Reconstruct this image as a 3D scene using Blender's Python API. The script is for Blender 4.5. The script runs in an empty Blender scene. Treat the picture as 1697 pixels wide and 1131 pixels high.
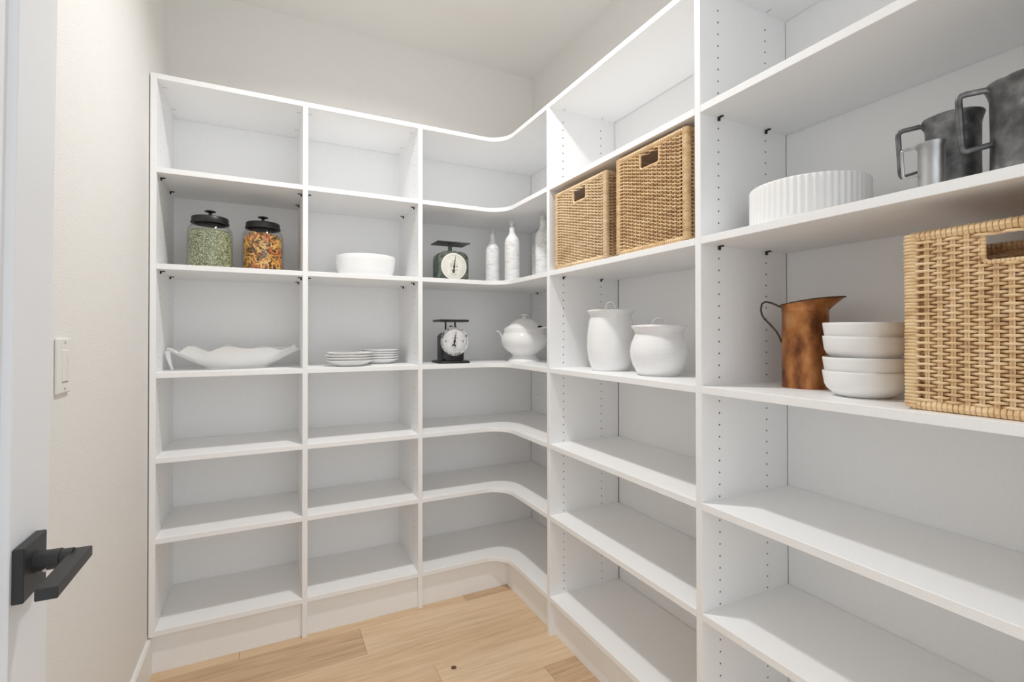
import bpy, bmesh, math, random
from mathutils import Vector, Matrix
random.seed(7)
S = bpy.context.scene
C = bpy.data.collections.new('pantry'); S.collection.children.link(C)
PI = math.pi

# ------------------------------------------------------------------ camera
F_PX, YAW, PITCH, ROLL, CXP, CYP, EYE = 800.0234, .452, .0069, -.001, 834.40, 549.40, 1.2207
cam_d = bpy.data.cameras.new('camera'); cam = bpy.data.objects.new('camera', cam_d); C.objects.link(cam)
cam_d.sensor_fit = 'HORIZONTAL'; cam_d.sensor_width = 36; cam_d.lens = F_PX / 1697 * 36
cam_d.shift_x = (848.5 - CXP) / 1697; cam_d.shift_y = (CYP - 565.5) / 1697; cam_d.clip_start = .02
cy, sy, cp, sp, cr, sr = math.cos(YAW), math.sin(YAW), math.cos(PITCH), math.sin(PITCH), math.cos(ROLL), math.sin(ROLL)
R0v = Vector((cy, -sy, 0)); Fh = Vector((sy, cy, 0)); Z = Vector((0, 0, 1))
Fv = Fh * cp + Z * sp; Uv = Z * cp - Fh * sp
Rv, Uv = R0v * cr + Uv * sr, Uv * cr - R0v * sr
m = Matrix((Rv, Uv, -Fv)).transposed().to_4x4(); m.translation = (0, 0, EYE); cam.matrix_world = m
S.camera = cam

# ------------------------------------------------------------------ world, main lamp, exposure
W = bpy.data.worlds.new('world'); S.world = W; W.use_nodes = True
W.node_tree.nodes['Background'].inputs[0].default_value = (.93, .97, 1.0, 1)
W.node_tree.nodes['Background'].inputs[1].default_value = 1.18
LAMP_XY, LAMP_W, LAMP_COL = (.43, 1.43), 12.3, (1, .985, .965)
S.view_settings.view_transform = 'Standard'; S.view_settings.look = 'None'
S.view_settings.gamma = 1; S.view_settings.use_curve_mapping = False
S.view_settings.exposure = .23
S.cycles.max_bounces = 16; S.cycles.diffuse_bounces = 14; S.cycles.transparent_max_bounces = 16
S.cycles.use_denoising = True; S.cycles.sample_clamp_indirect = 6

# ------------------------------------------------------------------ measures (metres)
T = .0196
XA = (-.3853, .1218, .5995)                 # left faces of the uprights on the back wall
YF, YB, XF, XB = 2.1053, 2.4628, 1.0236, 1.3752
YR = (1.7015, .936, .15)                    # far faces of the uprights on the right wall
ZS = (2.166, 1.8275, 1.4788, 1.0844, .7773, .4881, .1594)
YK, XK = 2.1228, 1.0477
XWL, XWR, YWB, ZC = -.389, 1.3894, 2.4735, 2.7237
Y0 = -.75                                   # how far the room runs on behind the camera

# ------------------------------------------------------------------ materials
def mat(name, col, rough=.5, metal=0, spec=.5):
    M = bpy.data.materials.new(name); M.use_nodes = True
    b = M.node_tree.nodes['Principled BSDF']
    b.inputs['Base Color'].default_value = (*col, 1); b.inputs['Roughness'].default_value = rough
    b.inputs['Metallic'].default_value = metal; b.inputs['Specular IOR Level'].default_value = spec
    return M
def nodes(M):
    n = M.node_tree.nodes; l = M.node_tree.links
    return n, l, n['Principled BSDF']
def noise(M, scale, detail=3, stretch=(1, 1, 1), coord='Object', rnd=False):
    n, l, b = nodes(M)
    tc = n.new('ShaderNodeTexCoord'); mp = n.new('ShaderNodeMapping'); mp.inputs['Scale'].default_value = stretch
    l.new(tc.outputs[coord], mp.inputs['Vector'])
    if rnd:
        oi = n.new('ShaderNodeObjectInfo'); mu = n.new('ShaderNodeMath'); mu.operation = 'MULTIPLY'; mu.inputs[1].default_value = 37
        l.new(oi.outputs['Random'], mu.inputs[0]); l.new(mu.outputs[0], mp.inputs['Location'])
    t = n.new('ShaderNodeTexNoise'); t.inputs['Scale'].default_value = scale; t.inputs['Detail'].default_value = detail
    l.new(mp.outputs[0], t.inputs['Vector'])
    return t
def ramp(M, src, stops):
    n, l, b = nodes(M); r = n.new('ShaderNodeValToRGB'); e = r.color_ramp.elements
    while len(e) < len(stops): e.new(.5)
    for k, (p, c) in enumerate(stops): e[k].position = p; e[k].color = (*c, 1)
    l.new(src, r.inputs[0]); return r
def colour(M, out): M.node_tree.links.new(out, nodes(M)[2].inputs['Base Color'])
def bump(M, out, strength, dist):
    n, l, b = nodes(M); u = n.new('ShaderNodeBump'); u.inputs['Strength'].default_value = strength; u.inputs['Distance'].default_value = dist
    l.new(out, u.inputs['Height']); l.new(u.outputs[0], b.inputs['Normal'])
def mottled(name, stops, scale, rough=.5, metal=0, stretch=(1, 1, 1), detail=4, bmp=0, spec=.5, rnd=False):
    M = mat(name, stops[0][1], rough, metal, spec); t = noise(M, scale, detail, stretch, rnd=rnd)
    colour(M, ramp(M, t.outputs[0], stops).outputs[0])
    if bmp: bump(M, t.outputs[0], bmp, .002)
    return M
MT = {}
MT['melamine'] = mottled('white_linen_melamine', [(.35, (.868, .872, .876)), (.65, (.885, .889, .893))], 55, .42, stretch=(9, 9, .6), spec=.35)
MT['wall'] = mat('warm_wall_paint', (.80, .788, .766), .75, spec=.25)
bump(MT['wall'], noise(MT['wall'], 260, 2).outputs[0], .55, .002)
MT['ceiling'] = mat('warm_ceiling_paint', (.81, .80, .78), .85, spec=.2)
bump(MT['ceiling'], noise(MT['ceiling'], 200, 2).outputs[0], .25, .001)
MT['trim'] = mat('white_trim_paint', (.84, .835, .82), .4)
MT['door'] = mat('white_door_paint', (.80, .815, .84), .42)
MT['hole'] = mat('pin_hole_shade', (.06, .06, .06), .9)
MT['black'] = mat('black_plastic_and_notch_shade', (.014, .014, .015), .45)  # pins and screws; also the painted shade in the tureen lid notch
MT['handle'] = mottled('matte_black_metal', [(.3, (.028, .029, .031)), (.7, (.04, .041, .043))], 900, .42, .3, bmp=.25)
MT['chrome'] = mat('screw_steel', (.7, .7, .7), .25, 1)
MT['switch'] = mat('switch_plastic', (.80, .785, .755), .35)
MT['slot'] = mat('switch_gap', (.35, .34, .33), .7)
MT['ceramic'] = mat('white_glazed_ceramic', (.86, .86, .86), .14)
MT['ceramic_rough'] = mat('white_satin_ceramic', (.86, .86, .855), .38)
MT['crock'] = mat('white_thrown_glaze', (.85, .85, .855), .13)
wv = nodes(MT['crock'])[0].new('ShaderNodeTexWave'); wv.bands_direction = 'Z'; wv.inputs['Scale'].default_value = 46; wv.inputs['Distortion'].default_value = .8
tcc = nodes(MT['crock'])[0].new('ShaderNodeTexCoord'); nodes(MT['crock'])[1].new(tcc.outputs['Object'], wv.inputs['Vector'])
bump(MT['crock'], wv.outputs['Fac'], .10, .003)
MT['bottle'] = mottled('whitewashed_glass', [(.32, (.66, .665, .67)), (.45, (.80, .805, .81)), (.6, (.86, .86, .86))], 45, .5, stretch=(1, 1, 2.2), detail=9)
MT['bottle_neck'] = mottled('worn_whitewash', [(.35, (.33, .34, .34)), (.6, (.70, .70, .69))], 70, .45, detail=6)
MT['gscale'] = mottled('worn_green_enamel', [(.3, (.03, .042, .024)), (.46, (.075, .096, .076)), (.58, (.145, .165, .148)), (.70, (.09, .055, .042))], 26, .42, .25, detail=6)
MT['gpan'] = mottled('tarnished_scale_plate', [(.35, (.03, .035, .028)), (.55, (.065, .07, .06)), (.75, (.22, .22, .19))], 30, .45, .4, detail=6)
MT['bscale'] = mottled('black_japanned_iron', [(.35, (.012, .012, .013)), (.7, (.03, .03, .032))], 40, .32, .2)
MT['dial_cream'] = mottled('cream_dial', [(.35, (.72, .70, .62)), (.65, (.80, .785, .72))], 35, .5)
MT['dial_white'] = mottled('white_dial', [(.35, (.66, .66, .66)), (.65, (.78, .78, .78))], 35, .5)
MT['bezel'] = mottled('chipped_nickel_bezel', [(.38, (.16, .16, .16)), (.5, (.62, .62, .61)), (.7, (.72, .72, .71))], 60, .3, .7, detail=6)
MT['ink'] = mat('dial_ink', (.02, .02, .02), .6)
MT['ink_grey'] = mat('faded_dial_ink', (.30, .30, .29), .7)
MT['pewter'] = mottled('dark_pewter', [(.32, (.075, .075, .077)), (.48, (.14, .14, .142)), (.60, (.21, .21, .21)), (.72, (.36, .36, .355))], 34, .45, .8, detail=9, bmp=.08)
MT['pewter_light'] = mottled('bright_pewter', [(.3, (.34, .34, .34)), (.6, (.52, .52, .52))], 40, .3, .9, detail=6, stretch=(1, 1, .4))
MT['copper'] = mottled('aged_copper', [(.30, (.07, .025, .014)), (.42, (.26, .10, .04)), (.53, (.50, .205, .07)), (.68, (.68, .34, .14))], 20, .4, .75, detail=6, stretch=(1, 1, .55), bmp=.1)
MT['iron'] = mottled('dark_copper_edge', [(.35, (.04, .032, .028)), (.65, (.10, .075, .06))], 60, .45, .7)
MT['wicker'] = mottled('straw_wicker', [(.28, (.46, .27, .14)), (.42, (.64, .43, .23)), (.56, (.76, .55, .31)), (.72, (.82, .66, .44))], 14, .5, stretch=(.6, .6, 4), detail=5)
MT['wicker_wrap'] = mottled('peeled_rattan_wrap', [(.28, (.54, .34, .18)), (.44, (.73, .51, .275)), (.60, (.82, .62, .37)), (.76, (.78, .56, .39))], 16, .45, stretch=(1.5, 1.5, 3), detail=4)
MT['wicker_pale'] = mottled('pale_wicker', [(.3, (.60, .42, .24)), (.5, (.78, .60, .38)), (.72, (.85, .71, .50))], 16, .5, stretch=(.6, .6, 4), detail=5)
MT['rope'] = MT['wicker_wrap']
MT['steel_lid'] = mat('black_lid_enamel', (.018, .018, .019), .4)
PEAS = [mat('split_pea_' + n, c, .6) for n, c in (('green', (.38, .42, .23)), ('pale', (.70, .72, .50)), ('tan', (.60, .51, .34)), ('olive', (.18, .20, .11)))]
PASTA = [mat('pasta_' + n, c, .5) for n, c in (('wheat', (.78, .48, .13)), ('gold', (.72, .38, .07)), ('tomato', (.58, .16, .04)), ('spinach', (.15, .10, .04)), ('orange', (.68, .25, .05)))]
G = bpy.data.materials.new('clear_jar_glass'); G.use_nodes = True; gn, gl = G.node_tree.nodes, G.node_tree.links
gn.remove(gn['Principled BSDF']); tr = gn.new('ShaderNodeBsdfTransparent'); tr.inputs[0].default_value = (.985, .99, .99, 1)
gg = gn.new('ShaderNodeBsdfGlossy'); gg.inputs['Roughness'].default_value = .04; fr0 = gn.new('ShaderNodeLayerWeight'); fr1 = gn.new('ShaderNodeMath'); fr1.operation = 'POWER'; fr1.inputs[1].default_value = 5; gl.new(fr0.outputs['Facing'], fr1.inputs[0]); fr = gn.new('ShaderNodeMath'); fr.operation = 'MULTIPLY_ADD'; fr.inputs[1].default_value = .96; fr.inputs[2].default_value = .04; fr0.inputs[0].default_value = .5; gl.new(fr1.outputs[0], fr.inputs[0])
mx = gn.new('ShaderNodeMixShader'); gl.new(fr.outputs[0], mx.inputs[0]); gl.new(tr.outputs[0], mx.inputs[1]); gl.new(gg.outputs[0], mx.inputs[2])
gl.new(mx.outputs[0], gn['Material Output'].inputs[0]); MT['glass'] = G
E_ = mat('lamp_lens', (1, 1, 1), .5); nodes(E_)[2].inputs['Emission Color'].default_value = (1, .97, .93, 1); nodes(E_)[2].inputs['Emission Strength'].default_value = 4; MT['lens'] = E_
def oak(name, a, b_, c):
    M = mat(name, a, .42, spec=.3)
    t = noise(M, 9, 6, (.45, 7, 7), rnd=True); g = noise(M, 70, 4, (.12, 3, 3), rnd=True)
    n, l, bs = nodes(M); ad = n.new('ShaderNodeMix'); ad.data_type = 'FLOAT'; ad.inputs[0].default_value = .4
    l.new(t.outputs[0], ad.inputs[2]); l.new(g.outputs[0], ad.inputs[3])
    colour(M, ramp(M, ad.outputs[0], [(.34, a), (.5, b_), (.66, c)]).outputs[0]); bump(M, g.outputs[0], .08, .001)
    return M
MT['oak'] = oak('light_oak', (.55, .38, .225), (.65, .475, .305), (.71, .54, .365))
MT['oak_dark'] = oak('tan_oak', (.44, .295, .175), (.54, .375, .23), (.63, .455, .295))
MT['oak_pale'] = oak('pale_oak', (.60, .43, .265), (.69, .515, .34), (.74, .575, .40))
MT['knot'] = mat('oak_knot', (.10, .05, .02), .5)

# ------------------------------------------------------------------ mesh helpers
class MB:
    def __init__(s): s.v = []; s.f = []; s.m = []
    def add(s, vs, fs, mi=0):
        o = len(s.v); s.v += [tuple(v) for v in vs]; s.f += [tuple(i + o for i in f) for f in fs]; s.m += [mi] * len(fs)
    def box(s, a, b, mi=0):
        x0, y0, z0 = a; x1, y1, z1 = b
        s.add([(x0, y0, z0), (x1, y0, z0), (x1, y1, z0), (x0, y1, z0), (x0, y0, z1), (x1, y0, z1), (x1, y1, z1), (x0, y1, z1)],
              [(3, 2, 1, 0), (4, 5, 6, 7), (0, 1, 5, 4), (1, 2, 6, 5), (2, 3, 7, 6), (3, 0, 4, 7)], mi)
    def prism(s, poly, z0, z1, mi=0):                      # counter-clockwise outline in xy
        n = len(poly); s.add([(x, y, z0) for x, y in poly] + [(x, y, z1) for x, y in poly],
              [tuple(range(n - 1, -1, -1)), tuple(range(n, 2 * n))] + [(i, (i + 1) % n, (i + 1) % n + n, i + n) for i in range(n)], mi)
    def prism_y(s, poly, y0, y1, mi=0):                    # outline in xz
        n = len(poly); s.add([(x, y0, z) for x, z in poly] + [(x, y1, z) for x, z in poly],
              [tuple(range(n)), tuple(range(2 * n - 1, n - 1, -1))] + [((i + 1) % n, i, i + n, (i + 1) % n + n) for i in range(n)], mi)
    def lathe(s, prof, n=40, c=(0, 0, 0), mi=0, fn=None):  # profile (r, z) from bottom axis round to top axis
        rows = []; vs = []; fs = []
        for r, z in prof:
            if r < 1e-6: rows.append([len(vs)]); vs.append((c[0], c[1], c[2] + z))
            else:
                rows.append(list(range(len(vs), len(vs) + n)))
                for i in range(n):
                    a = 2 * PI * i / n; q = r * (fn(a, r, z) if fn else 1)
                    vs.append((c[0] + q * math.cos(a), c[1] + q * math.sin(a), c[2] + z))
        for A, B in zip(rows, rows[1:]):
            for i in range(n):
                j = (i + 1) % n
                if len(A) == 1 and len(B) == 1: break
                if len(A) == 1: fs.append((A[0], B[j], B[i]))
                elif len(B) == 1: fs.append((A[i], A[j], B[0]))
                else: fs.append((A[i], A[j], B[j], B[i]))
        s.add(vs, fs, mi)
    def tube(s, pts, r, n=8, mi=0, up=None, flat=None, closed=False):   # r: radius or list; flat=(ra, rb) for a flattened section
        pts = [Vector(p) for p in pts]; k = len(pts); vs = []; fs = []; prev = Vector(up) if up else None
        for i, p in enumerate(pts):
            t = (pts[(i + 1) % k] - pts[i - 1]) if closed else (pts[min(i + 1, k - 1)] - pts[max(i - 1, 0)])
            t.normalize()
            if prev is None: prev = Vector((0, 0, 1)) if abs(t.z) < .9 else Vector((1, 0, 0))
            u = prev - t * prev.dot(t); u.normalize(); w = t.cross(u)
            if not up: prev = u
            ra, rb = flat if flat else ((r[i], r[i]) if isinstance(r, (list, tuple)) else (r, r))
            for j in range(n):
                a = 2 * PI * (j + .5) / n; vs.append(p + u * (ra * math.cos(a)) + w * (rb * math.sin(a)))
        for i in range(k if closed else k - 1):
            i2 = (i + 1) % k
            for j in range(n):
                j2 = (j + 1) % n; fs.append((i * n + j, i * n + j2, i2 * n + j2, i2 * n + j))
        if not closed: fs += [tuple(range(n - 1, -1, -1)), tuple(range((k - 1) * n, k * n))]
        s.add(vs, fs, mi)
    def ball(s, c, r, sc=(1, 1, 1), n=8, k=5, mi=0):
        pr = [(r * math.sin(PI * i / k), -r * math.cos(PI * i / k)) for i in range(k + 1)]
        o = len(s.v); s.lathe([(max(0, a) if 0 < i < k else 0, z) for i, (a, z) in enumerate(pr)], n, (0, 0, 0), mi)
        for i in range(o, len(s.v)): x, y, z = s.v[i]; s.v[i] = (c[0] + x * sc[0], c[1] + y * sc[1], c[2] + z * sc[2])
    def build(s, name, mats, parent=None, smooth=False, bevel=0, seg=1, auto=None, M=None):
        me = bpy.data.meshes.new(name); vs = [M @ Vector(v) for v in s.v] if M else s.v
        me.from_pydata(vs, [], s.f)
        for q in (mats if isinstance(mats, (list, tuple)) else [mats]): me.materials.append(q)
        me.polygons.foreach_set('material_index', s.m)
        b = bmesh.new(); b.from_mesh(me)
        bmesh.ops.recalc_face_normals(b, faces=b.faces)
        if bevel: bmesh.ops.bevel(b, geom=[e for e in b.edges if len(e.link_faces) == 2 and e.calc_face_angle(0) > .5], offset=bevel, segments=seg, profile=.5, affect='EDGES', clamp_overlap=True)
        if smooth:
            for f in b.faces: f.smooth = True
            lim = math.radians(auto or 40)
            for e in b.edges:
                if len(e.link_faces) == 2 and e.calc_face_angle(0) > lim: e.smooth = False
        b.to_mesh(me); b.free(); me.update()
        o = bpy.data.objects.new(name, me); C.objects.link(o)
        if parent: o.parent = parent
        return o
def tag(o, label=None, cat=None, group=None, kind=None):
    for k, v in (('label', label), ('category', cat), ('group', group), ('kind', kind)):
        if v: o[k] = v
    return o
def thing(name, label, cat, loc=(0, 0, 0), rz=0, group=None):
    o = bpy.data.objects.new(name, None); C.objects.link(o); o.empty_display_size = .05
    o.location = loc; o.rotation_euler = (0, 0, rz); return tag(o, label, cat, group)
def box(name, a, b, m, parent=None, bevel=.0008):
    q = MB(); q.box(a, b); return q.build(name, m, parent, bevel=bevel)
def smoothstep(x): x = max(0, min(1, x)); return x * x * (3 - 2 * x)

# ------------------------------------------------------------------ the room
box_s = lambda name, a, b, m, lab, cat: tag(box(name, a, b, m, bevel=0), lab, cat, kind='structure')
box_s('wall_left', (XWL - .1, Y0, -.05), (XWL, YWB + .1, ZC + .02), MT['wall'], 'warm off-white textured wall beside the open door', 'wall')
box_s('wall_back', (XWL, YWB, -.05), (XWR + .1, YWB + .1, ZC + .02), MT['wall'], 'warm off-white wall behind the two-bay shelving', 'wall')
box_s('wall_right', (XWR, Y0, -.05), (XWR + .1, YWB, ZC + .02), MT['wall'], 'warm off-white wall behind the shelving with baskets', 'wall')
box_s('ceiling', (XWL - .1, Y0, ZC), (XWR + .1, YWB + .1, ZC + .1), MT['ceiling'], 'plain warm off-white ceiling', 'ceiling')
floor = box_s('floor', (XWL, Y0, -.06), (XWR, YWB, -.014), MT['oak_dark'], 'light oak plank floor', 'floor')
PW = .178; rows = [2.073 - PW * k for k in range(-2, 16)]
joints = {-2: [.3], -1: [-.1, .818], 0: [.34], 1: [-.25, 1.15], 2: [.55], 3: [.0, .912], 4: [.6], 5: [.15, 1.2]}
for k in range(-2, 15):
    y1 = min(rows[k + 2], YWB); y0 = rows[k + 3]
    if y1 < y0 or y1 < Y0: continue
    xs = [XWL] + joints.get(k, sorted(random.sample([-.1, .2, .5, .8, 1.1], 1))) + [XWR]
    for i in range(len(xs) - 1):
        mm = MT['oak_dark'] if (k, i) in ((0, 0), (-1, 2), (3, 2)) else random.choice([MT['oak'], MT['oak_pale'], MT['oak']])
        if (k, i) == (0, 1): mm = MT['oak_pale']
        box('plank', (xs[i] + .0004, max(y0, Y0) + .0004, -.015), (xs[i + 1] - .0004, y1 - .0004, 0), mm, floor, bevel=.0006)
kn = MB(); kn.lathe([(0, 0), (.011, 0), (.008, .0005), (0, .0006)], 14, (.6114, 1.6793, -.0001)); kn.build('knot', MT['knot'], floor)
# baseboard with an eased top on the left wall
q = MB(); q.prism_y([(XWL, 0), (XWL + .0125, 0), (XWL + .0125, .126), (XWL + .008, .1335), (XWL, .1335)], Y0, YK + .02)
tag(q.build('baseboard_left', MT['trim']), 'white baseboard along the wall beside the open door', 'baseboard', kind='structure')

# ------------------------------------------------------------------ shelving
HOLES = [1.4253 + .032 * k for k in range(-39, 22)]
HD = (.067, .259)
def hole_disc(q, c, ax, r=.0026):
    n = 8; vs = []
    for i in range(n):
        a = 2 * PI * i / n; u, v = r * math.cos(a), r * math.sin(a)
        vs.append((c[0], c[1] + u, c[2] + v) if ax == 'x' else (c[0] + u, c[1], c[2] + v))
    q.add(vs, [tuple(range(n))])
def upright(parent, axis, pos, faces, z0=0):
    """axis 'x': panel on the back wall whose faces look along x; axis 'y': on the right wall"""
    if axis == 'x': o = box('upright', (pos, YF, z0), (pos + T, YB, ZS[0]), MT['melamine'], parent)
    else: o = box('upright', (XF, pos - T, z0), (XB, pos, ZS[0]), MT['melamine'], parent)
    for sgn in faces:
        q = MB()
        for d in HD:
            for z in HOLES:
                if any(zz - T - .003 < z < zz + .003 for zz in ZS): continue
                if axis == 'x': hole_disc(q, (pos + (T + .0002 if sgn > 0 else -.0002), YF + d, z), 'x', .0022)
                else: hole_disc(q, (XF + d, pos + (.0002 if sgn > 0 else -T - .0002), z), 'y')
        h = q.build('pin_hole_row', MT['hole'], o); h['kind'] = 'stuff'
    return o
def pin(parent, axis, sgn, p):
    """black shelf pin: pad under the shelf and lug against the upright; p on the upright face just under the shelf"""
    q = MB()
    if axis == 'x':
        q.box((0, -.0035, -.0035), (sgn * .016, .0035, 0)) if sgn > 0 else q.box((-.016, -.0035, -.0035), (0, .0035, 0))
        q.box((0, -.0035, -.011), (.0055, .0035, -.003)) if sgn > 0 else q.box((-.0055, -.0035, -.011), (0, .0035, -.003))
    else:
        q.box((-.0035, -.016, -.0035), (.0035, 0, 0)) if sgn < 0 else q.box((-.0035, 0, -.0035), (.0035, .016, 0))
        q.box((-.0035, -.0055, -.011), (.0035, 0, -.003)) if sgn < 0 else q.box((-.0035, 0, -.011), (.0035, .0055, -.003))
    o = q.build('shelf_pin', MT['black'], parent, bevel=.0012, seg=2); o.location = p; return o
def cam_slot(parent, axis, p):
    l, w = .007, .0012
    a = (p[0] - l, p[1] - w, p[2] - .0006) if axis == 'x' else (p[0] - w, p[1] - l, p[2] - .0006)
    b = (p[0] + l, p[1] + w, p[2] + .0002) if axis == 'x' else (p[0] + w, p[1] + l, p[2] + .0002)
    return box('cam_slot', a, b, MT['slot'], parent, 0)
# --- back wall bank, two bays
bank = thing('shelving_unit', 'white two-bay shelving unit against the back wall, holding jars and platter', 'shelving')
upright(bank, 'x', XA[0], (1,), ZS[6] - T); upright(bank, 'x', XA[1], (-1, 1)); upright(bank, 'x', XA[2], (-1,))
for a, b in ((0, 1), (1, 2)):
    x0, x1 = XA[a] + T, XA[b]
    box('back_panel', (x0, YB - .001, ZS[6] - T), (x1, YWB - .001, ZS[0] - .004), MT['melamine'], bank, 0)
    box('kick_board', (x0 - (.005 if a == 0 else 0) - (T - .01 if a == 0 else 0), YK, 0), (x1, YK + .016, ZS[6] - T), MT['melamine'], bank)
    for k, z in enumerate(ZS):
        sh = box('shelf', (x0 - .0002, YF, z - T), (x1 + .0002, YB - .0028, z), MT['melamine'], bank)
        for d in HD:
            if k in (1, 2): pin(bank, 'x', 1, (x0, YF + d, z - T)); pin(bank, 'x', -1, (x1, YF + d, z - T))
            if k == 0: cam_slot(sh, 'x', (x0 + .012, YF + d, z - T)); cam_slot(sh, 'x', (x1 - .012, YF + d, z - T))
# --- corner unit
corner = thing('corner_shelving_unit', 'white L-shaped corner shelving with curved front edge, holding scales and bottles', 'shelving')
x0 = XA[2] + T; RF = .10
poly = [(x0 - .0002, YF)] + [(XF - RF + RF * math.sin(PI / 2 * i / 10), YF - RF + RF * math.cos(PI / 2 * i / 10)) for i in range(11)] + [(XF, YR[0] - .0002), (XB - .003, YR[0] - .0002), (XB - .003, YB - .0028), (x0 - .0002, YB - .0028)]
poly = poly[::-1]
for k, z in enumerate(ZS):
    q = MB(); q.prism(poly, z - T, z); q.build('shelf', MT['melamine'], corner, bevel=.0008)
    if k in (1, 2):
        p = pin(corner, 'x', -1, (XB, 2.382, z - T))
        for d in HD: pin(corner, 'x', 1, (x0, YF + d, z - T))
box('back_panel', (x0, YB - .001, ZS[6] - T), (XB, YWB - .001, ZS[0] - .004), MT['melamine'], corner, 0)
bp = box('back_panel', (XB - .001, YR[0], ZS[6] - T), (XWR - .001, YB - .004, ZS[0] - .004), MT['melamine'], corner, 0)
q = MB()
for z in HOLES:
    if not any(zz - T - .003 < z < zz + .003 for zz in ZS): hole_disc(q, (XB - .0012, 2.382, z), 'x', .0022)
h = q.build('pin_hole_row', MT['hole'], bp); h['kind'] = 'stuff'
box('kick_board', (x0, YK, 0), (XK + .016, YK + .016, ZS[6] - T), MT['melamine'], corner)
box('kick_board', (XK, YR[0], 0), (XK + .016, YK, ZS[6] - T), MT['melamine'], corner)
# --- right wall bank, two bays
rb = thing('shelving_unit', 'white two-bay shelving unit holding wicker baskets, crocks and copper pitcher', 'shelving')
for p in YR: upright(rb, 'y', p, (-1,) if p != YR[2] else (1,))
for a, b in ((0, 1), (1, 2)):
    y1, y0 = YR[a] - T, YR[b]
    if a == 0:   # thin back that bows forward near its top
        q = MB(); n = 24; vs = []
        for i in range(n + 1):
            z = ZS[6] - T + (ZS[0] - .004 - ZS[6] + T) * i / n; xx = XB - .018 * smoothstep((z - 1.66) / .44)
            vs += [(xx, y0, z), (xx, y1 - .0035, z), (xx + .005, y1 - .0035, z), (xx + .005, y0, z)]
        fs = [(4 * i + j, 4 * i + (j + 1) % 4, 4 * i + 4 + (j + 1) % 4, 4 * i + 4 + j) for i in range(n) for j in range(4)] + [(3, 2, 1, 0), (4 * n, 4 * n + 1, 4 * n + 2, 4 * n + 3)]
        q.add(vs, fs); q.build('back_panel', MT['melamine'], rb)
    else: box('back_panel', (XB - .001, y0, ZS[6] - T), (XWR - .001, y1 - .0015, ZS[0] - .004), MT['melamine'], rb, 0)
    box('kick_board', (XK, y0, 0), (XK + .016, y1, ZS[6] - T), MT['melamine'], rb)
    for k, z in enumerate(ZS):
        sh = box('shelf', (XF, y0 - .0002, z - T), (XB - (.0205 if (a, k) == (0, 0) else .0025), y1 + .0002, z), MT['melamine'], rb)
        for d in HD:
            if k in (1, 2): pin(rb, 'y', -1, (XF + d, y1, z - T)); pin(rb, 'y', 1, (XF + d, y0, z - T))
            if k == 0: cam_slot(sh, 'y', (XF + d, y1 - .012, z - T)); cam_slot(sh, 'y', (XF + d, y0 + .012, z - T))

# ------------------------------------------------------------------ door with lever
XD = -.2725; YE = .8785; ZD = 2.03
door = tag(bpy.data.objects.new('door_1', None), 'white recessed-panel door with black lever, opened against the wall', 'door', kind='structure'); C.objects.link(door)
door.location = (XD, YE, 1.15); door.rotation_euler = (0, math.radians(.55), 0)
zb = -1.142; zt = ZD - 1.15; y_in = -.1125; y_h = -.775
for a, b in ((y_in, 0), (y_h, y_h + .1125)): box('stile', (-.038, a, zb), (0, b, zt), MT['door'], door, .0012)
for a, b in ((zb, zb + .2), (zt - .1125, zt)): box('rail', (-.038, y_h + .1125, a), (0, y_in, b), MT['door'], door, .0012)
box('recessed_panel', (-.029, y_h + .1125, zb + .2), (-.0095, y_in, zt - .1125), MT['door'], door, 0)
YH = .8045 - YE; ZH = .932 - 1.15
hd = box('lever_handle', (0, YH - .033, ZH - .033), (.0115, YH + .033, ZH + .033), MT['handle'], door, .0012)   # square rose
hd['label'] = 'matte black square rose with lever'
q = MB(); q.tube([(.010, YH, ZH + .004), (.036, YH, ZH + .004), (.0365, YH, ZH + .004), (.048, YH, ZH + .004)], [.0122, .0122, .0108, .0108], 24); q.build('spindle_neck', MT['handle'], hd, True)
q = MB(); q.tube([(.0112, YH, ZH + .004), (.0135, YH, ZH + .004)], .0136, 24); q.build('neck_collar', MT['handle'], hd, True)
box('lever', (.044, YH - .105, ZH - .003), (.0645, YH + .012, ZH + .0105), MT['handle'], hd, .0011)
q = MB(); q.tube([(.024, YH - .0085, ZH - .0025), (.024, YH - .0124, ZH - .0045)], .0026, 12); q.build('set_screw', MT['chrome'], hd, True)

# ------------------------------------------------------------------ light switch
sw = thing('light_switch', 'white rocker dimmer switch plate on the wall beside the open door', 'switch', (XWL, 1.305, 1.157))
q = MB(); q.box((0, -.038, -.0575), (.0065, .038, .0575)); q.build('cover_plate', MT['switch'], sw, bevel=.0042, seg=2)
box('rocker', (.004, -.0165, -.033), (.0085, .0165, .033), MT['switch'], sw, .0012)
box('dimmer_slide', (.008, .004, -.024), (.0098, .010, .022), MT['switch'], sw, .0006)
box('rocker_gap', (.0064, -.0172, -.0352), (.0068, .0172, -.0336), MT['slot'], sw, 0)
for z in (-.048, .048):
    q = MB(); q.tube([(.006, 0, z), (.0071, 0, z)], .0026, 10); q.build('screw', MT['slot'], sw)

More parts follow.
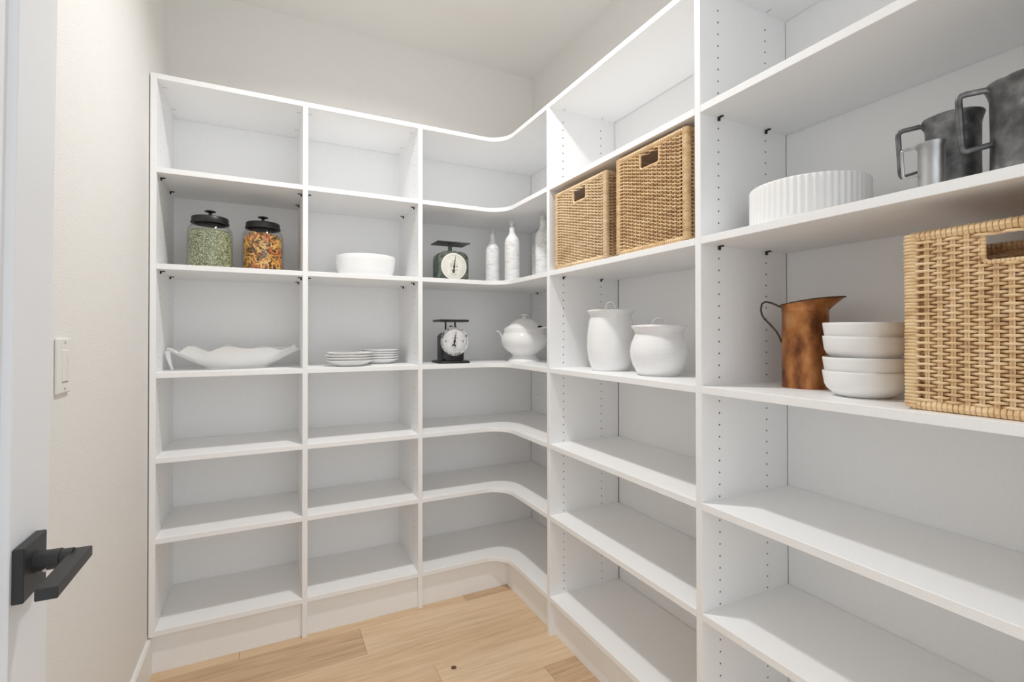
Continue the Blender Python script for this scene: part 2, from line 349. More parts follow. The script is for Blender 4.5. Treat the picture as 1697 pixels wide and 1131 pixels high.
# ------------------------------------------------------------------ ceiling downlight
cl = thing('downlight', 'round white recessed downlight in the ceiling', 'light', (*LAMP_XY, ZC))
q = MB(); q.lathe([(.078, 0), (.098, 0), (.096, -.006), (.08, -.007), (.078, 0)], 40); q.build('trim_ring', MT['trim'], cl, True)
q = MB(); q.lathe([(0, -.002), (.079, -.002), (.079, .0), (0, .0)], 40); q.build('lens', MT['lens'], cl)
ld = bpy.data.lights.new('downlight_lamp', 'AREA'); ld.shape = 'DISK'; ld.size = .12; ld.energy = LAMP_W; ld.color = LAMP_COL; ld.spread = 2.6
lo = bpy.data.objects.new('downlight_lamp', ld); C.objects.link(lo); lo.parent = cl; lo.location = (0, 0, -.0095)

# ------------------------------------------------------------------ storage jars on the third shelf
Z3, Z4 = ZS[2], ZS[3]
def jar(x, y, label, k):
    j = thing('storage_jar', label, 'jar', (x, y, Z3), random.random(), 'glass jars with black lids')
    R, h = .0795, .192
    out = [(0, 0), (R - .010, 0), (R - .003, .003), (R, .011), (R, .145), (R - .003, .162), (R - .010, .174), (R - .017, .181), (.0605, .186), (.0605, .196)]
    inn = [(.0575, .196), (.0575, .186), (R - .020, .1795), (R - .0135, .1715), (R - .0065, .160), (R - .0035, .144), (R - .0035, .012), (R - .012, .0055), (0, .0055)]
    q = MB(); q.lathe(out + inn, 56); q.build('glass_body', MT['glass'], j, True)
    q = MB(); q.lathe([(.0575, .184), (.066, .184), (.0675, .186), (.0675, .190), (.0652, .192), (.0650, .207), (.0625, .2100), (.03, .212), (0, .2125), (0, .206), (.0575, .2045), (.0575, .184)], 48); q.build('lid', MT['steel_lid'], j, True)
    q = MB(); q.lathe([(0, .2115), (.0085, .2115), (.0066, .215), (.0060, .229), (.010, .2325), (.0195, .2340), (.0205, .2360), (.016, .2385), (0, .2395)], 32); q.build('knob', MT['steel_lid'], j, True)
    return j
J1 = jar(-.2130, 2.25, 'glass jar with black lid filled with green split peas', 0)
J2 = jar(-.0240, 2.27, 'glass jar with black lid filled with multicoloured pasta', 1)
rng = random.Random(3)
q = MB(); RI = .0745
q.lathe([(0, .008), (RI - .006, .008), (RI - .003, .02), (RI - .003, .145), (RI - .010, .157), (0, .163)], 40, (0, 0, 0), 3)
for i in range(5200):
    z = .0085 + (i % 130) / 130 * .147 + rng.uniform(-.001, .001); a = rng.uniform(0, 2 * PI); rr = RI - .0015 - rng.uniform(0, .002)
    if z > .144: rr -= (z - .144) * 1.0
    mi = rng.choices((0, 1, 2, 3), (.42, .34, .10, .14))[0]; r = rng.uniform(.0019, .0028)
    q.ball((rr * math.cos(a), rr * math.sin(a), z), r, (1, 1, rng.uniform(.7, 1)), 5, 3, mi)
for i in range(420):
    a = rng.uniform(0, 2 * PI); rr = RI * math.sqrt(rng.random()) * .86; q.ball((rr * math.cos(a), rr * math.sin(a), .1575 + (.86 * RI - rr) * .08), .0026, (1, 1, .8), 5, 3, rng.choices((0, 1, 2, 3), (.42, .34, .10, .14))[0])
o = q.build('split_peas', PEAS, None, True); o.location = J1.location; tag(o, 'green dried split peas filling the taller-looking glass jar', 'peas', kind='stuff'); o['label'] = 'green dried split peas filling a glass jar'
q = MB(); q.lathe([(0, .008), (.057, .008), (.060, .02), (.060, .13), (.03, .15), (0, .155)], 32, (0, 0, 0), 3)
for i in range(620):
    for tr_ in range(20):
        L = rng.uniform(.011, .017); rc = rng.uniform(.0032, .0041); a = rng.uniform(0, 2 * PI)
        zc = rng.uniform(.013, .158); top = zc > .142; rr = rng.uniform(.060, .0722) if not top else rng.uniform(0, .060)
        if top: zc = rng.uniform(.142, .160 + (.055 - rr) * .12)
        c = Vector((rr * math.cos(a), rr * math.sin(a), zc)); n_ = Vector((math.cos(a), math.sin(a), 0)); tg = Vector((-math.sin(a), math.cos(a), 0))
        b = rng.uniform(0, PI); d = tg * math.cos(b) + Vector((0, 0, 1)) * math.sin(b) + n_ * rng.uniform(-.35, .2); d.normalize()
        sdv = d.cross(n_).normalized() * rng.uniform(-.003, .003)
        pts = [c - d * L + sdv * 0, c - d * L * .4 + sdv, c + d * L * .4 + sdv, c + d * L]
        if all(math.hypot(p.x, p.y) < .0725 and .0115 < p.z < .171 for p in pts) and (all(math.hypot(p.x, p.y) < .064 or p.z < .158 for p in pts)): break
    else: continue
    q.tube(pts, rc, 7, rng.choices(range(5), (.38, .22, .15, .10, .15))[0])
o = q.build('dried_pasta', PASTA, None, True, auto=60); o.location = J2.location; tag(o, 'orange, yellow and green pasta tubes filling a glass jar', 'pasta', kind='stuff')

# ------------------------------------------------------------------ white oval bowl, third shelf
o = thing('serving_bowl', 'plain white rounded serving bowl standing alone on its shelf', 'bowl', (.402, 2.285, Z3))
q = MB(); q.lathe([(0, 0), (.094, 0), (.108, .004), (.120, .016), (.128, .04), (.1325, .075), (.1335, .096), (.1325, .0985), (.1300, .097), (.128, .075), (.1235, .042), (.115, .02), (.10, .01), (0, .0085)], 64); q.build('bowl_body', MT['ceramic'], o, True)

# ------------------------------------------------------------------ scales
def ring_pts(r, n, y): return [(r * math.cos(2 * PI * i / n), y, r * math.sin(2 * PI * i / n)) for i in range(n)]
def dial(parent, R, y, zc, face_m, bez_m, nt, ink_rows, hand):
    """dial looking along -y, centred at (0, y, zc)"""
    Mx = Matrix.Translation((0, y, zc)) @ Matrix.Rotation(PI / 2, 4, 'X')
    if bez_m:
        q = MB(); q.lathe([(R * .86, 0), (R, 0), (R, .006), (R * .985, .0085), (R * .90, .0075), (R * .86, .004), (R * .86, 0)], 48); q.build('bezel', bez_m, parent, True, M=Mx)
    q = MB(); q.lathe([(0, 0), (R * (.88 if bez_m else 1), 0), (R * (.88 if bez_m else 1), .0028), (R * (.86 if bez_m else .97), .0035), (0, .0038)], 48); f = q.build('dial_face', face_m, parent, True, M=Mx)
    q = MB(); k = .80 if bez_m else .84
    for i in range(nt):
        a = 2 * PI * i / nt; l = .07 if i % 5 == 0 else .035
        c, s_ = math.cos(a), math.sin(a)
        q.tube([(R * (k - l) * c, R * (k - l) * s_, .0040), (R * k * c, R * k * s_, .0040)], .00035, 4)
    q.tube([(p[0], p[2], .0040) for p in ring_pts(R * k, 48, 0)], .0003, 4, closed=True)
    mk = q.build('scale_marks', MT['ink_grey'], f, M=Mx); mk['kind'] = 'stuff'
    q = MB()
    for i in range(24):
        a = 2 * PI * i / 24 + .13; r = R * (.68 if not bez_m else .62)
        q.box((r * math.cos(a) - .0011, r * math.sin(a) - .0014, .0037), (r * math.cos(a) + .0011, r * math.sin(a) + .0014, .0042))
    for zz, w in ink_rows: q.box((-w * R, zz * R - .0006, .0037), (w * R, zz * R + .0006, .0041))
    pr = q.build('faded_print', MT['ink_grey'], f, M=Mx); pr['kind'] = 'stuff'
    for sx in (-1, 1):
        q = MB(); q.lathe([(0, .0036), (R * .042, .0036), (R * .035, .006), (0, .0065)], 12, (sx * R * hand[3], R * hand[4], 0)); q.build('dial_screw', MT['ink'], parent, M=Mx)
    ang, lf, lb, _, _, kind = hand; d = Vector((math.sin(ang), math.cos(ang), 0)); w = Vector((d.y, -d.x, 0)); z = Vector((0, 0, .0062))
    q = MB(); t_ = .0009
    def flat(P):
        n = len(P); q.add([p + z - Vector((0, 0, t_)) for p in P] + [p + z + Vector((0, 0, t_)) for p in P], [tuple(range(n)), tuple(range(2 * n - 1, n - 1, -1))] + [(i, (i + 1) % n, (i + 1) % n + n, i + n) for i in range(n)])
    flat([d * (R * lf), w * (R * .045), -d * (R * .05) + w * R * .05, -d * (R * lb) + w * R * .028, -d * (R * lb) - w * R * .028, -d * (R * .05) - w * R * .05, -w * (R * .045)])
    q.lathe([(0, .004), (R * .085, .004), (R * .085, .0068), (R * .05, .008), (0, .008)], 16)
    e = -d * (R * lb)
    if kind == 'ring':
        n = 14; q.tube([e - d * R * .06 + (d * math.cos(2 * PI * i / n) + w * math.sin(2 * PI * i / n)) * R * .075 + z for i in range(n)], R * .036, 6, closed=True)
    else:
        n = 9; q.tube([e - d * R * .13 + (d * math.cos(-1.35 + 2.7 * i / (n - 1)) + w * math.sin(-1.35 + 2.7 * i / (n - 1))) * R * .14 + z for i in range(n)], [R * (.018 + .04 * math.sin(PI * i / (n - 1))) for i in range(n)], 6)
    q.build('pointer', MT['ink'], parent, True, M=Mx)
# green one on the third shelf
g = thing('kitchen_scale', 'weathered green kitchen scale with cream dial and flat square plate', 'scale', (.790, 2.168, Z3))
w2, ht, dp = .077, .1395, .085
out = [(-w2, 0), (w2, 0)] + [(w2 - .040 + .040 * math.cos(a), ht - .040 + .040 * math.sin(a)) for a in [PI / 2 * i / 8 for i in range(9)]] + [(-w2 + .040 - .040 * math.sin(a), ht - .040 + .040 * math.cos(a)) for a in [PI / 2 * i / 8 for i in range(9)]]
q = MB(); q.prism_y(out, 0, dp); q.build('housing', MT['gscale'], g, True, bevel=.004, seg=2)
dial(g, .0640, -.0005, .0665, MT['dial_cream'], None, 60, [(.40, .2), (.30, .1), (.20, .34), (.13, .3), (-.22, .32), (-.30, .26), (-.55, .25), (-.65, .2)], (.13, .82, .30, .24, .0, 'ring'))
q = MB(); q.lathe([(0, ht - .002), (.0105, ht - .002), (.0095, ht + .012), (.0095, ht + .042), (0, ht + .042)], 16, (-.004, dp / 2, 0)); q.build('post', MT['gscale'], g, True)
q = MB(); q.box((-.082, -.009, ht + .039), (.082, .101, ht + .0445)); q.build('weighing_plate', MT['gpan'], g, bevel=.0022, seg=2)
q = MB(); q.lathe([(0, ht - .002), (.004, ht - .002), (.003, ht + .004), (.0045, ht + .006), (0, ht + .008)], 10, (.016, .03, 0)); q.build('zero_screw', MT['black'], g, True)
for x, z in ((-.062, .112), (.062, .112), (-.062, .018), (.062, .018)):
    q = MB(); q.ball((x, -.001, z), .0045, (1, .5, 1), 10, 6); q.build('rivet', MT['gpan'], g, True)
# black one on the fourth shelf
b_ = thing('kitchen_scale', 'black iron kitchen scale with white dial and stepped base', 'scale', (.795, 2.152, Z4))
def rect(w0, w1, d0, d1, ch): return [(w0 + ch, d0), (w1 - ch, d0), (w1, d0 + ch), (w1, d1 - ch), (w1 - ch, d1), (w0 + ch, d1), (w0, d1 - ch), (w0, d0 + ch)]
q = MB()
prof = [(0, .000), (0, .006), (.004, .011), (.012, .013), (.020, .014), (.024, .018), (.024, .021)]
L_ = [[(x, y, z) for x, y in rect(-.079 + i, .079 - i, i, .150 - i, .018)] for i, z in prof]
vs = [p for l in L_ for p in l]; n8 = 8
q.add(vs, [tuple(range(7, -1, -1)), tuple(range(len(vs) - 8, len(vs)))] + [(8 * k + i, 8 * k + (i + 1) % 8, 8 * k + 8 + (i + 1) % 8, 8 * k + 8 + i) for k in range(len(L_) - 1) for i in range(8)])
q.build('base', MT['bscale'], b_, True, bevel=.001)
q = MB(); q.prism_y([(-.055, .019), (.050, .019), (.050, .130), (.034, .146), (-.038, .146), (-.055, .130)], .024, .118); q.build('housing', MT['bscale'], b_, True, bevel=.003, seg=2)
dial(b_, .0700, .0235, .1055, MT['dial_white'], MT['bezel'], 80, [(.42, .16), (.24, .24), (.17, .26), (-.12, .26), (-.52, .2), (-.62, .12)], (.17, .68, .26, .62, .0, 'moon'))
for x in (-.027, .022):
    q = MB(); q.tube([(x, .072, .14), (x, .072, .199)], .0042, 10); q.build('post', MT['bscale'], b_, True)
q = MB(); q.box((-.074, .018, .198), (.074, .128, .209)); q.build('weighing_plate', MT['bscale'], b_, bevel=.003, seg=2)
q = MB(); q.ball((-.014, .03, .176), .007, (1.1, 1, .7), 12, 6); q.build('zero_screw', MT['black'], b_, True)

# ------------------------------------------------------------------ whitewashed bottles
def bottle(x, y, R, h, sh, label):
    b = thing('bottle', label, 'bottle', (x, y, Z3), random.random() * 6, 'whitewashed glass bottles')
    q = MB(); k = .0125
    q.lathe([(0, .006), (R * .6, .002), (R * .9, 0), (R, .005), (R, sh - .004), (R * .985, sh + .006), (R * .92, sh + .015), (R * .78, sh + .025), (R * .58, sh + .034), (k + .003, sh + .043), (k + .0008, sh + .055), (k, sh + .070), (k, h - .028)], 36); q.build('body', MT['bottle'], b, True, auto=60)
    q = MB(); q.lathe([(k, h - .0285), (k + .0002, h - .022), (k + .0022, h - .020), (k + .0022, h - .011), (k + .0004, h - .009), (k, h), (k - .003, h), (k - .003, h - .04), (0, h - .04)], 28); q.build('neck', MT['bottle_neck'], b, True)
    return b
bottle(1.020, 2.228, .0365, .276, .168, 'whitewashed wine bottle with grey worn shoulder beside the green scale')
bottle(1.067, 2.100, .0365, .292, .190, 'whitewashed wine bottle with bare speckled lip, middle of the row')
bottle(1.173, 1.985, .0360, .3135, .205, 'tall whitewashed bottle with dull grey neck beside the upright')
bottle(1.240, 2.140, .0360, .280, .172, 'whitewashed bottle mostly hidden behind the tall one')

# ------------------------------------------------------------------ ruffled platter
pl = thing('ruffled_platter', 'large white ruffled-edge serving platter shaped like a leaf', 'platter', (-.115, 2.268, Z4), .14)
def plat(s, ph, off=0):
    c, sn = math.cos(ph), math.sin(ph); A, B = .243, .128
    x = A * c * s; y = B * sn * s * (1 - .12 * abs(c))
    z = .004 + .079 * max(0, (s - .42) / .58) ** (.80 + .42 * c * c)
    rf = max(0, (s - .60) / .40) ** 1.5
    w_ = math.cos(11 * ph + .4) * (.75 + .45 * math.cos(3 * ph + 1))
    z += rf * (.0095 * (1 - .55 * c ** 8) * (w_ + .35 * w_ * abs(w_)) + .003 * math.cos(5 * ph + 2.0)) - rf * .004 * abs(c) ** 4
    k = 1 + rf * .035 * math.cos(11 * ph + 1.3) * (1 - c ** 4)
    return Vector((x * k, y * k, z + off))
q = MB(); NP, NS = 144, 22; vs = []; 
for lay in (0, 1):
    for i in range(NS + 1):
        for j in range(NP):
            s = .02 + .98 * i / NS; p = plat(s, 2 * PI * j / NP); 
            if lay: p = plat(s * .994 - .006 * (i / NS), 2 * PI * j / NP, .0042 - .0022 * (i / NS))
            vs.append(p)
fs = []; K = (NS + 1) * NP
for i in range(NS):
    for j in range(NP):
        j2 = (j + 1) % NP; a, b, c, d = i * NP + j, i * NP + j2, (i + 1) * NP + j2, (i + 1) * NP + j
        fs += [(d, c, b, a), (K + a, K + b, K + c, K + d)]
for j in range(NP): a, b = NS * NP + j, NS * NP + (j + 1) % NP; fs.append((a, b, K + b, K + a))
fs += [tuple(range(NP - 1, -1, -1)), tuple(K + j for j in range(NP))]
q.add(vs, fs); q.build('dish', MT['ceramic_rough'], pl, True, auto=70)
q = MB(); q.lathe([(0, 0), (.125, 0), (.13, .002), (.12, .010), (0, .010)], 48)
for i in range(len(q.v)): x, y, z = q.v[i]; q.v[i] = (x * .9, y * .40, z)
q.build('foot_rim', MT['ceramic_rough'], pl, True)
q = MB(); q.tube([(-.238, -.010, .075), (-.236, -.010, .055), (-.230, -.009, .028), (-.222, -.008, .001)], [.009, .0085, .0065, .0045], 10); q.build('end_foot', MT['ceramic_rough'], pl, True)

# ------------------------------------------------------------------ stacked plates
def plate(x, y, z, R, deep, label, grp, th=.0112):
    p = thing('plate', label, 'plate', (x, y, z), 0, grp)
    h = deep
    q = MB(); q.lathe([(0, .0015), (R * .52, .0015), (R * .53, 0), (R * .57, 0), (R * .62, .003), (R * .80, h * .40), (R * .94, h * .80), (R * .995, h - .003), (R, h - .001), (R * .99, h), (R * .93, h * .87), (R * .79, h * .58), (R * .62, th + .0004), (R * .5, th), (0, th)], 56); q.build('plate_body', MT['ceramic'], p, True, auto=60)
ordn = ('lowest', 'second from bottom', 'third from bottom', 'topmost', 'topmost')
for i in range(4):
    plate(.318 + (.002, -.001, -.003, .003)[i], 2.207, Z4 + .0115 * i, .098, .026, f'white coupe plate, {ordn[i]} in the stack of four', 'stack of four plates', .0115)
for i in range(5):
    plate(.472 + (0, .002, -.001, .001, .004)[i], 2.335, Z4 + .0112 * i, .091, .023, f"white plate, {('lowest', 'second from bottom', 'middle one', 'second from top', 'topmost')[i]} in the stack of five", 'stack of five plates')

# ------------------------------------------------------------------ tureen and ladle
tu = thing('soup_tureen', 'white footed soup tureen with domed lid and scrolled handles', 'tureen', (1.168, 2.165, Z4), -.45)
q = MB(); q.lathe([(0, .012), (.05, .012), (.078, 0), (.083, 0), (.083, .004), (.078, .010), (.062, .024), (.0585, .033), (.066, .040), (.092, .058), (.110, .078), (.119, .100), (.1175, .120), (.110, .136), (.104, .144), (.103, .150), (.105, .160), (.1035, .163), (.100, .161), (.099, .150), (.112, .118), (.113, .100), (.10, .075), (.06, .045), (0, .04)], 56); q.build('bowl', MT['ceramic'], tu, True, auto=50)
q = MB(); q.lathe([(.094, .158), (.1015, .1615), (.1030, .165), (.098, .170), (.082, .182), (.066, .197), (.052, .209), (.036, .215), (.014, .217), (.0095, .220), (.0085, .226), (.013, .233), (.0185, .2365), (.0165, .240), (0, .239), (0, .21), (.05, .20), (.094, .158)], 48); lid = q.build('lid', MT['ceramic'], tu, True, auto=50)
for s_ in (-1, 1):
    q = MB(); q.tube([(s_ * .104, 0, .112), (s_ * .116, 0, .128), (s_ * .121, 0, .143), (s_ * .129, 0, .152), (s_ * .140, 0, .153)], .006, 10, flat=(.004, .016), up=(0, 0, 1)); q.build('handle', MT['ceramic'], tu, True)
q = MB(); q.ball((.0, 0, 0), .012, (1.25, .6, .75), 10, 6); nt = q.build('notch_shade_blob', MT['black'], lid, True); nt.location = (.076, -.062, .1725)  # solid black blob painted in for the shaded hollow where the ladle leaves the lid
lw = tu.location
la = thing('ladle', 'white ladle handle poking out from under the tureen lid', 'ladle', (0, 0, 0))
q = MB(); q.tube([(1.203, 2.075, Z4 + .166), (1.222, 2.060, Z4 + .171), (1.250, 2.040, Z4 + .176), (1.275, 2.022, Z4 + .175)], .006, 12, flat=(.0045, .008), up=(0, 0, 1)); q.build('ladle_shaft', MT['ceramic'], la, True)
q = MB(); q.ball((1.283, 2.016, Z4 + .173), .010, (1, 1, .7), 14, 8); q.build('ladle_tip', MT['ceramic'], la, True)

# ------------------------------------------------------------------ lidded crocks
def crock(x, y, prof, rim, h, loop, label):
    c = thing('lidded_crock', label, 'crock', (x, y, Z4), 0, 'white lidded crocks')
    inn = [(r - .006, z) for r, z in reversed(prof) if z > .02]
    q = MB(); q.lathe([(0, .0015)] + prof + inn + [(0, .02)], 64); q.build('pot', MT['crock'], c, True, auto=60)
    q = MB(); q.lathe([(0, h - .003), (rim - .008, h - .003), (rim - .006, h), (rim - .008, h + .003), (rim - .03, h + .006), (.02, h + .008), (0, h + .0085)], 56); l = q.build('lid', MT['crock'], c, True)
    w, hh = loop; d = Vector((.82, -.57, 0))
    q = MB(); q.tube([d * (w * math.cos(PI * i / 14)) + Vector((0, 0, h + .006 + hh * math.sin(PI * i / 14))) for i in range(15)], .004, 10, flat=(.0085, .0040), up=(.57, .82, 0)); q.build('loop_handle', MT['crock'], l, True)
crock(1.175, 1.482, [(.066, 0), (.0685, .002), (.0765, .0176), (.0845, .0443), (.0885, .075), (.0895, .095), (.0880, .139), (.0815, .188), (.0772, .203), (.0800, .213), (.0885, .223), (.0893, .227), (.088, .229)], .0880, .2265, (.018, .029), 'tall white lidded crock with small loop handle')
crock(1.174, 1.228, [(.062, 0), (.0640, .002), (.0745, .015), (.0860, .037), (.0930, .065), (.0940, .082), (.0895, .107), (.0810, .128), (.0765, .139), (.0800, .149), (.0885, .160), (.0895, .1645), (.088, .1665)], .0880, .164, (.021, .021), 'squat round white lidded crock with wide rim')

# ------------------------------------------------------------------ copper pitcher
pt = thing('copper_pitcher', 'tall aged copper pitcher with flared spout and strap handle', 'pitcher', (1.2385, .777, Z4), math.atan2(-.848, .53))
R = .0528; HP = .2225; n = 48
def lip(a):    # rim height and reach: +x is the spout
    k = max(0, math.cos(a)) ** 2.2; return k
q = MB(); vs = []; prof = [(R, .000), (R + .0008, .002), (R + .0008, .006), (R, .008), (R - .0005, .10), (R - .001, HP - .028), (R + .0006, HP - .026), (R - .0003, HP - .022)]
rows_ = []
for r, z in prof: rows_.append([(r * math.cos(2 * PI * i / n), r * math.sin(2 * PI * i / n), z) for i in range(n)])
for t_ in (.5, 1.0):
    rows_.append([((R + (.002 +   .031 * lip(2 * PI * i / n)) * t_) * math.cos(2 * PI * i / n), (R + .002 * t_) * math.sin(2 * PI * i / n), HP - .022 + t_ * (.012 + .017 * (.5 + .5 * math.cos(2 * PI * i / n)))) for i in range(n)])
inner = [[(x * .965, y * .965, z - .0005) for x, y, z in rows_[-1]], [(x * .95 * .98, y * .95, z) for x, y, z in rows_[6]], [(x * .94, y * .94, .01) for x, y, z in rows_[0]]]
rows_ += inner
vs = [p for r_ in rows_ for p in r_]; fs = [tuple(range(n - 1, -1, -1))]; mi = []
q.add(vs, fs, 0)
for k in range(len(rows_) - 1):
    o0 = k * n
    q.f += [(o0 + i, o0 + (i + 1) % n, o0 + n + (i + 1) % n, o0 + n + i) for i in range(n)]; q.m += [0 if k < len(prof) + 1 else 1] * n
q.f.append(tuple((len(rows_) - 1) * n + i for i in range(n))); q.m.append(1)
q.build('pitcher_body', [MT['copper'], MT['iron']], pt, True, auto=50)
q = MB(); q.tube([rows_[len(prof) + 1][i] for i in range(n)], .0016, 6, closed=True); q.build('rolled_rim', MT['iron'], pt, True)
hp = [(-R + .001, HP - .016), (-R - .020, HP - .004), (-R - .036, HP + .001), (-R - .045, HP - .004), (-R - .0475, HP - .020), (-R - .045, HP - .034), (-R - .039, HP - .045), (-R - .026, HP - .060), (-R - .012, HP - .078), (-R - .004, HP - .094), (-R + .0005, HP - .108)]
q = MB(); q.tube([(x, 0, z) for x, z in hp], .003, 8, flat=(.0065, .0026), up=(0, 1, 0)); q.build('strap_handle', MT['iron'], pt, True)

# ------------------------------------------------------------------ stack of bowls
zz = (0, .0300, .0755, .1055)
for i in range(4):
    b = thing('bowl', f"white matte bowl, {('lowest', 'second from bottom', 'third from bottom', 'topmost')[i]} in the stack beside the copper pitcher", 'bowl', (1.170 + (0, .0003, -.0002, .0003)[i], .606 + (0, -.0003, .0003, -.0003)[i], Z4 + zz[i]), i, 'stack of four bowls')
    b.rotation_euler = (0, 0, i) if i < 2 else (math.radians(1.3) if i == 2 else math.radians(.5), 0, 0)
    q = MB(); Rb = .0765
    q.lathe([(0, .0008), (.038, .0), (.047, .0018), (.058, .008), (.0680, .017), (.0724, .0262), (.0746, .040), (.0760, .0500), (Rb, .0550), (Rb - .0008, .0562), (Rb - .0020, .0555), (.0722, .041), (.0702, .029), (.0655, .020), (.056, .012), (.045, .0065), (0, .005)], 56); q.build('bowl_body', MT['ceramic_rough'], b, True, auto=60)

# ------------------------------------------------------------------ ribbed bowl
rbw = thing('ribbed_bowl', 'wide white ceramic bowl with vertical ribs', 'bowl', (1.195, .742, Z3))
Rr = .128
q = MB(); q.lathe([(0, 0), (Rr - .006, 0), (Rr - .002, .003), (Rr - .0012, .012), (Rr - .0008, .016), (Rr, .022), (Rr, .05), (Rr, .09), (Rr, .101), (Rr - .001, .104), (Rr - .005, .105), (Rr - .008, .102), (Rr - .009, .02), (Rr - .02, .01), (0, .009)], 56 * 6, fn=lambda a, r, z: 1 + (.0105 * math.cos(56 * a) - .004 if r > Rr - .0015 and .02 < z < .1045 else -.002 if r > Rr - .003 else 0))
q.build('bowl_body', MT['ceramic_rough'], rbw, True, auto=75)

# ------------------------------------------------------------------ pewter measures
def mug(x, y, R, h, m, label, hd_dir, hr):
    g_ = thing('pewter_measure', label, 'mug', (x, y, Z3), hd_dir, 'pewter measuring mugs')
    q = MB(); q.lathe([(0, 0), (R * 1.03, 0), (R * 1.04, h * .02), (R * 1.0, h * .05), (R * .985, h * .5), (R * 1.0, h * .86), (R * 1.03, h * .90), (R * 1.07, h * .945), (R * 1.12, h * .985), (R * 1.11, h), (R * 1.07, h), (R * 1.0, h * .92), (R * .94, h * .85), (R * .93, .006), (0, .006)], 48); q.build('mug_body', m, g_, True, auto=50)
    a = R * .97; L = hr; t_ = h * .030
    P = [(a - .001, .90 * h), (a + L * .06, .945 * h), (a + L * .2, .96 * h), (a + L * .80, .95 * h), (a + L * .92, .94 * h), (a + L * .985, .915 * h), (a + L, .88 * h), (a + L * .92, .42 * h), (a + L * .90, .375 * h), (a + L * .85, .348 * h), (a + L * .76, .342 * h), (a - .001, .385 * h)]
    q = MB(); q.tube([(x_, 0, z_) for x_, z_ in P], t_, 8, flat=(t_ * .75, t_ * 1.05), up=(0, 1, 0)); q.build('angular_handle', m, g_, True, auto=60)
mug(1.074, .4440, .0195, .0865, MT['pewter_light'], 'smallest pewter measure, bright and polished, in front of a larger one', 2.05, .0225)
mug(1.160, .4470, .0400, .1515, MT['pewter'], 'dark pewter measure standing between the small bright one and the largest', 2.05, .041)
mug(1.128, .3290, .0530, .1610, MT['pewter'], 'largest dark pewter measure with angular handle', 2.25, .044)

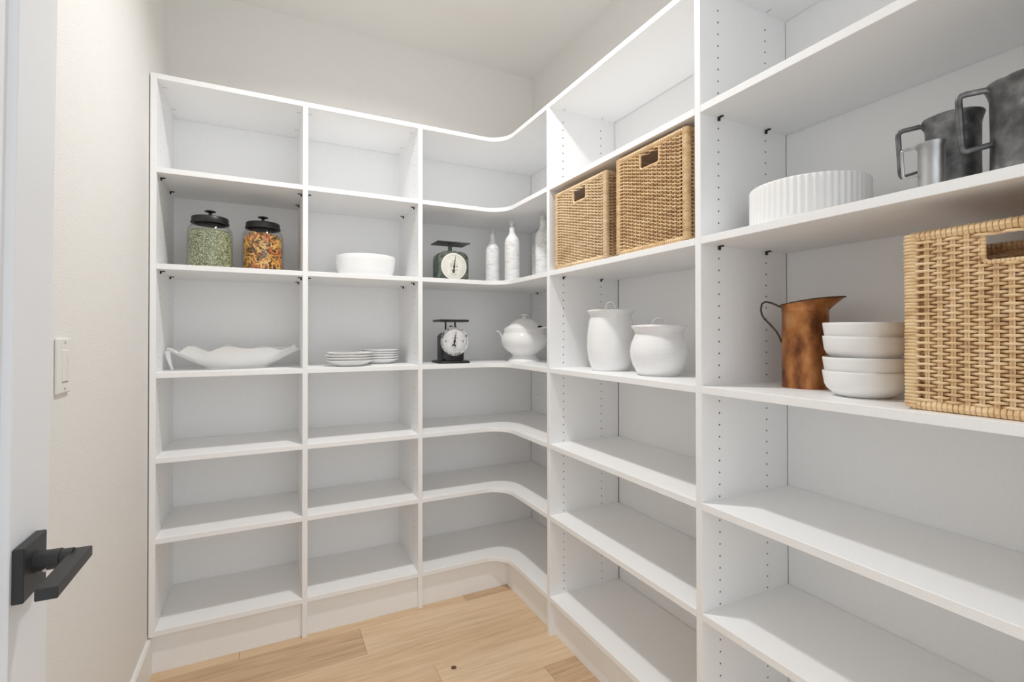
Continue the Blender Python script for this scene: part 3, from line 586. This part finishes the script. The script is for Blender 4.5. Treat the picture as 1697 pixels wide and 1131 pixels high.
# ------------------------------------------------------------------ wicker baskets
def basket(loc, rz, w, d, h, label, pitch, row, mw, seed, hole_u, wrap_m, rail=.0085, stake_r=.0016):
    """front looks along local -x; width along local y, depth along +x; origin at the front, near-side bottom corner"""
    r = random.Random(seed); bk = thing('wicker_basket', label, 'basket', loc, rz, 'square wicker baskets')
    post = .024; gap = .015; amp = row * (.72 if row > .006 else 1.0)
    hz0, hz1 = h - .068, h - .030                         # grip opening
    def side(u0, u1, P, hole):
        """P(u, n, z) -> local point; u along the side, n outwards"""
        q = MB(); st = MB()
        ns = max(3, round((u1 - u0) / pitch)); p = (u1 - u0) / ns
        nr = int((h - 2 * rail - .012) / row); z = rail * 1.6
        for j in range(nr):
            z = rail * 1.7 + row * (j + .5) + r.uniform(-.0004, .0004); sg = 1 if j % 2 else -1
            spans = [(u0 - gap, u1 + gap)]
            if hole and hz0 - .003 < z < hz1 + .004: spans = [(u0 - gap, hole[0] - .002), (hole[1] + .002, u1 + gap)]
            for a, b in spans:
                k = max(3, int((b - a) / p * 4)); pts = []
                for i in range(k + 1):
                    u = a + (b - a) * i / k; ph = (u - u0) / p
                    if u < u0: n_ = amp * sg if sg > 0 else -amp - .004 * min(1, (u0 - u) / .008)
                    elif u > u1: e_ = sg * math.cos(PI * ns); n_ = amp * e_ if e_ > 0 else -amp - .004 * min(1, (u - u1) / .008)
                    else: n_ = amp * sg * math.cos(PI * ph)
                    pts.append(P(u, n_, z + .0003 * math.sin(9 * ph + j)))
                fw = row * (.44 if row > .006 else .40); q.tube(pts, fw, 6, flat=(fw, fw * .72), up=(0, 0, 1))
        for i in range(ns + 1):
            u = u0 + p * i
            for o_ in (-.0019, .0019):
                if hole and hole[0] - .001 < u + o_ < hole[1] + .001: segs = [(rail, hz0 - .002)]
                else: segs = [(rail, h - rail)]
                for a, b in segs: st.tube([P(u + o_, 0, a), P(u + o_, 0, b)], stake_r, 5)
        return q, st
    yl, yh = post * .70 + gap, w - post * .70 - gap
    sides = [(yl, yh, lambda u, n_, z: Vector((.006 - n_, u, z)), hole_u), (yl, yh, lambda u, n_, z: Vector((d - .006 + n_, u, z)), hole_u),
             (post * .70 + gap, d - post * .70 - gap, lambda u, n_, z: Vector((u, .006 - n_, z)), None), (post * .70 + gap, d - post * .70 - gap, lambda u, n_, z: Vector((u, w - .006 + n_, z)), None)]
    for k, (u0, u1, P, ho) in enumerate(sides):
        q, st = side(u0, u1, P, ho)
        a = q.build('woven_panel', mw, bk, True, auto=80); a['kind'] = 'stuff'
        b = st.build('stakes', mw, bk, True); b['kind'] = 'stuff'
        if ho and k < 2:       # bound edge of the grip opening
            q = MB(); path = [P(ho[0], .001, hz1 + .01), P(ho[0], .001, hz0 + .006), P(ho[0] + .006, .001, hz0), P(ho[1] - .006, .001, hz0), P(ho[1], .001, hz0 + .006), P(ho[1], .001, hz1 + .01)]
            for s0, s1 in zip(path, path[1:]):
                m_ = max(1, int((s1 - s0).length / .0055))
                for i in range(m_):
                    c0 = s0.lerp(s1, i / m_); c1 = s0.lerp(s1, (i + 1) / m_); q.tube([c0, c0.lerp(c1, .12), c0.lerp(c1, .88), c1], [.0032, .0042, .0042, .0032], 7)
            q.build('grip_binding', wrap_m, bk, True)
    # wrapped rails top and bottom, wrapped corner posts
    def wrap(q, A, B, rad, pit):
        L = (B - A).length; m_ = max(2, int(L / pit))
        for i in range(m_):
            c0 = A.lerp(B, i / m_); c1 = A.lerp(B, (i + 1) / m_); k = rad * r.uniform(.95, 1.04)
            q.tube([c0, c0.lerp(c1, .15), c0.lerp(c1, .85), c1], [k * .80, k, k, k * .80], 8, up=(.3, .5, .8))
    cr_ = [Vector((.009, .009, 0)), Vector((.009, w - .009, 0)), Vector((d - .009, w - .009, 0)), Vector((d - .009, .009, 0))]
    for nm, z in (('bottom_rail', rail), ('rim', h - rail)):
        for i in range(4):
            q = MB(); wrap(q, cr_[i] + Vector((0, 0, z)), cr_[(i + 1) % 4] + Vector((0, 0, z)), rail * 1.08, .0075); q.build(nm, wrap_m, bk, True)
    for c in cr_:
        q = MB(); m_ = int((h - .006) / (row * (.95 if row > .006 else .72)))
        for i in range(m_):
            z = .004 + (h - .008) * (i + .5) / m_; hw = .0105 + r.uniform(-.0004, .0005); zr = (h - .008) / m_ * .5
            cx = Vector((c.x, c.y, z)); cor = [(-hw, -hw), (hw, -hw), (hw, hw), (-hw, hw)]
            vs = []
            for dz, k in ((-zr, .84), (-zr * .5, 1), (zr * .5, 1), (zr, .84)): vs += [cx + Vector((a * k, b * k, dz)) for a, b in [(-hw, -hw * .6), (-hw * .6, -hw), (hw * .6, -hw), (hw, -hw * .6), (hw, hw * .6), (hw * .6, hw), (-hw * .6, hw), (-hw, hw * .6)]]
            q.add(vs, [(8 * k + j, 8 * k + (j + 1) % 8, 8 * k + 8 + (j + 1) % 8, 8 * k + 8 + j) for k in range(3) for j in range(8)])
        a = q.build('corner_post', wrap_m if row < .0055 else mw, bk, True, auto=70)
    q = MB(); q.box((.012, .012, .004), (d - .012, w - .012, .009)); q.build('base_panel', mw, bk)
    return bk
basket((1.0285, 1.322, Z3), 0, .325, .30, .305, 'pale wicker basket on the left of a pair, set against the upright with pin holes', .0205, .0052, MT['wicker_pale'], 1, (.118, .200), MT['wicker_pale'])['label'] = 'pale evenly coloured wicker basket, the paler of the two side by side'
basket((1.0285, .967, Z3), 0, .300, .30, .3185, 'streaked reddish-brown wicker basket, the browner of the two side by side', .0185, .0054, MT['wicker'], 2, (.108, .190), MT['wicker_wrap'])
basket((1.0480, .174, Z4), -.012, .303, .29, .3215, 'golden wicker basket standing alone next to the stacked white bowls', .0188, .0064, MT['wicker_wrap'], 5, (.100, .195), MT['wicker_wrap'], .0092, .0021)
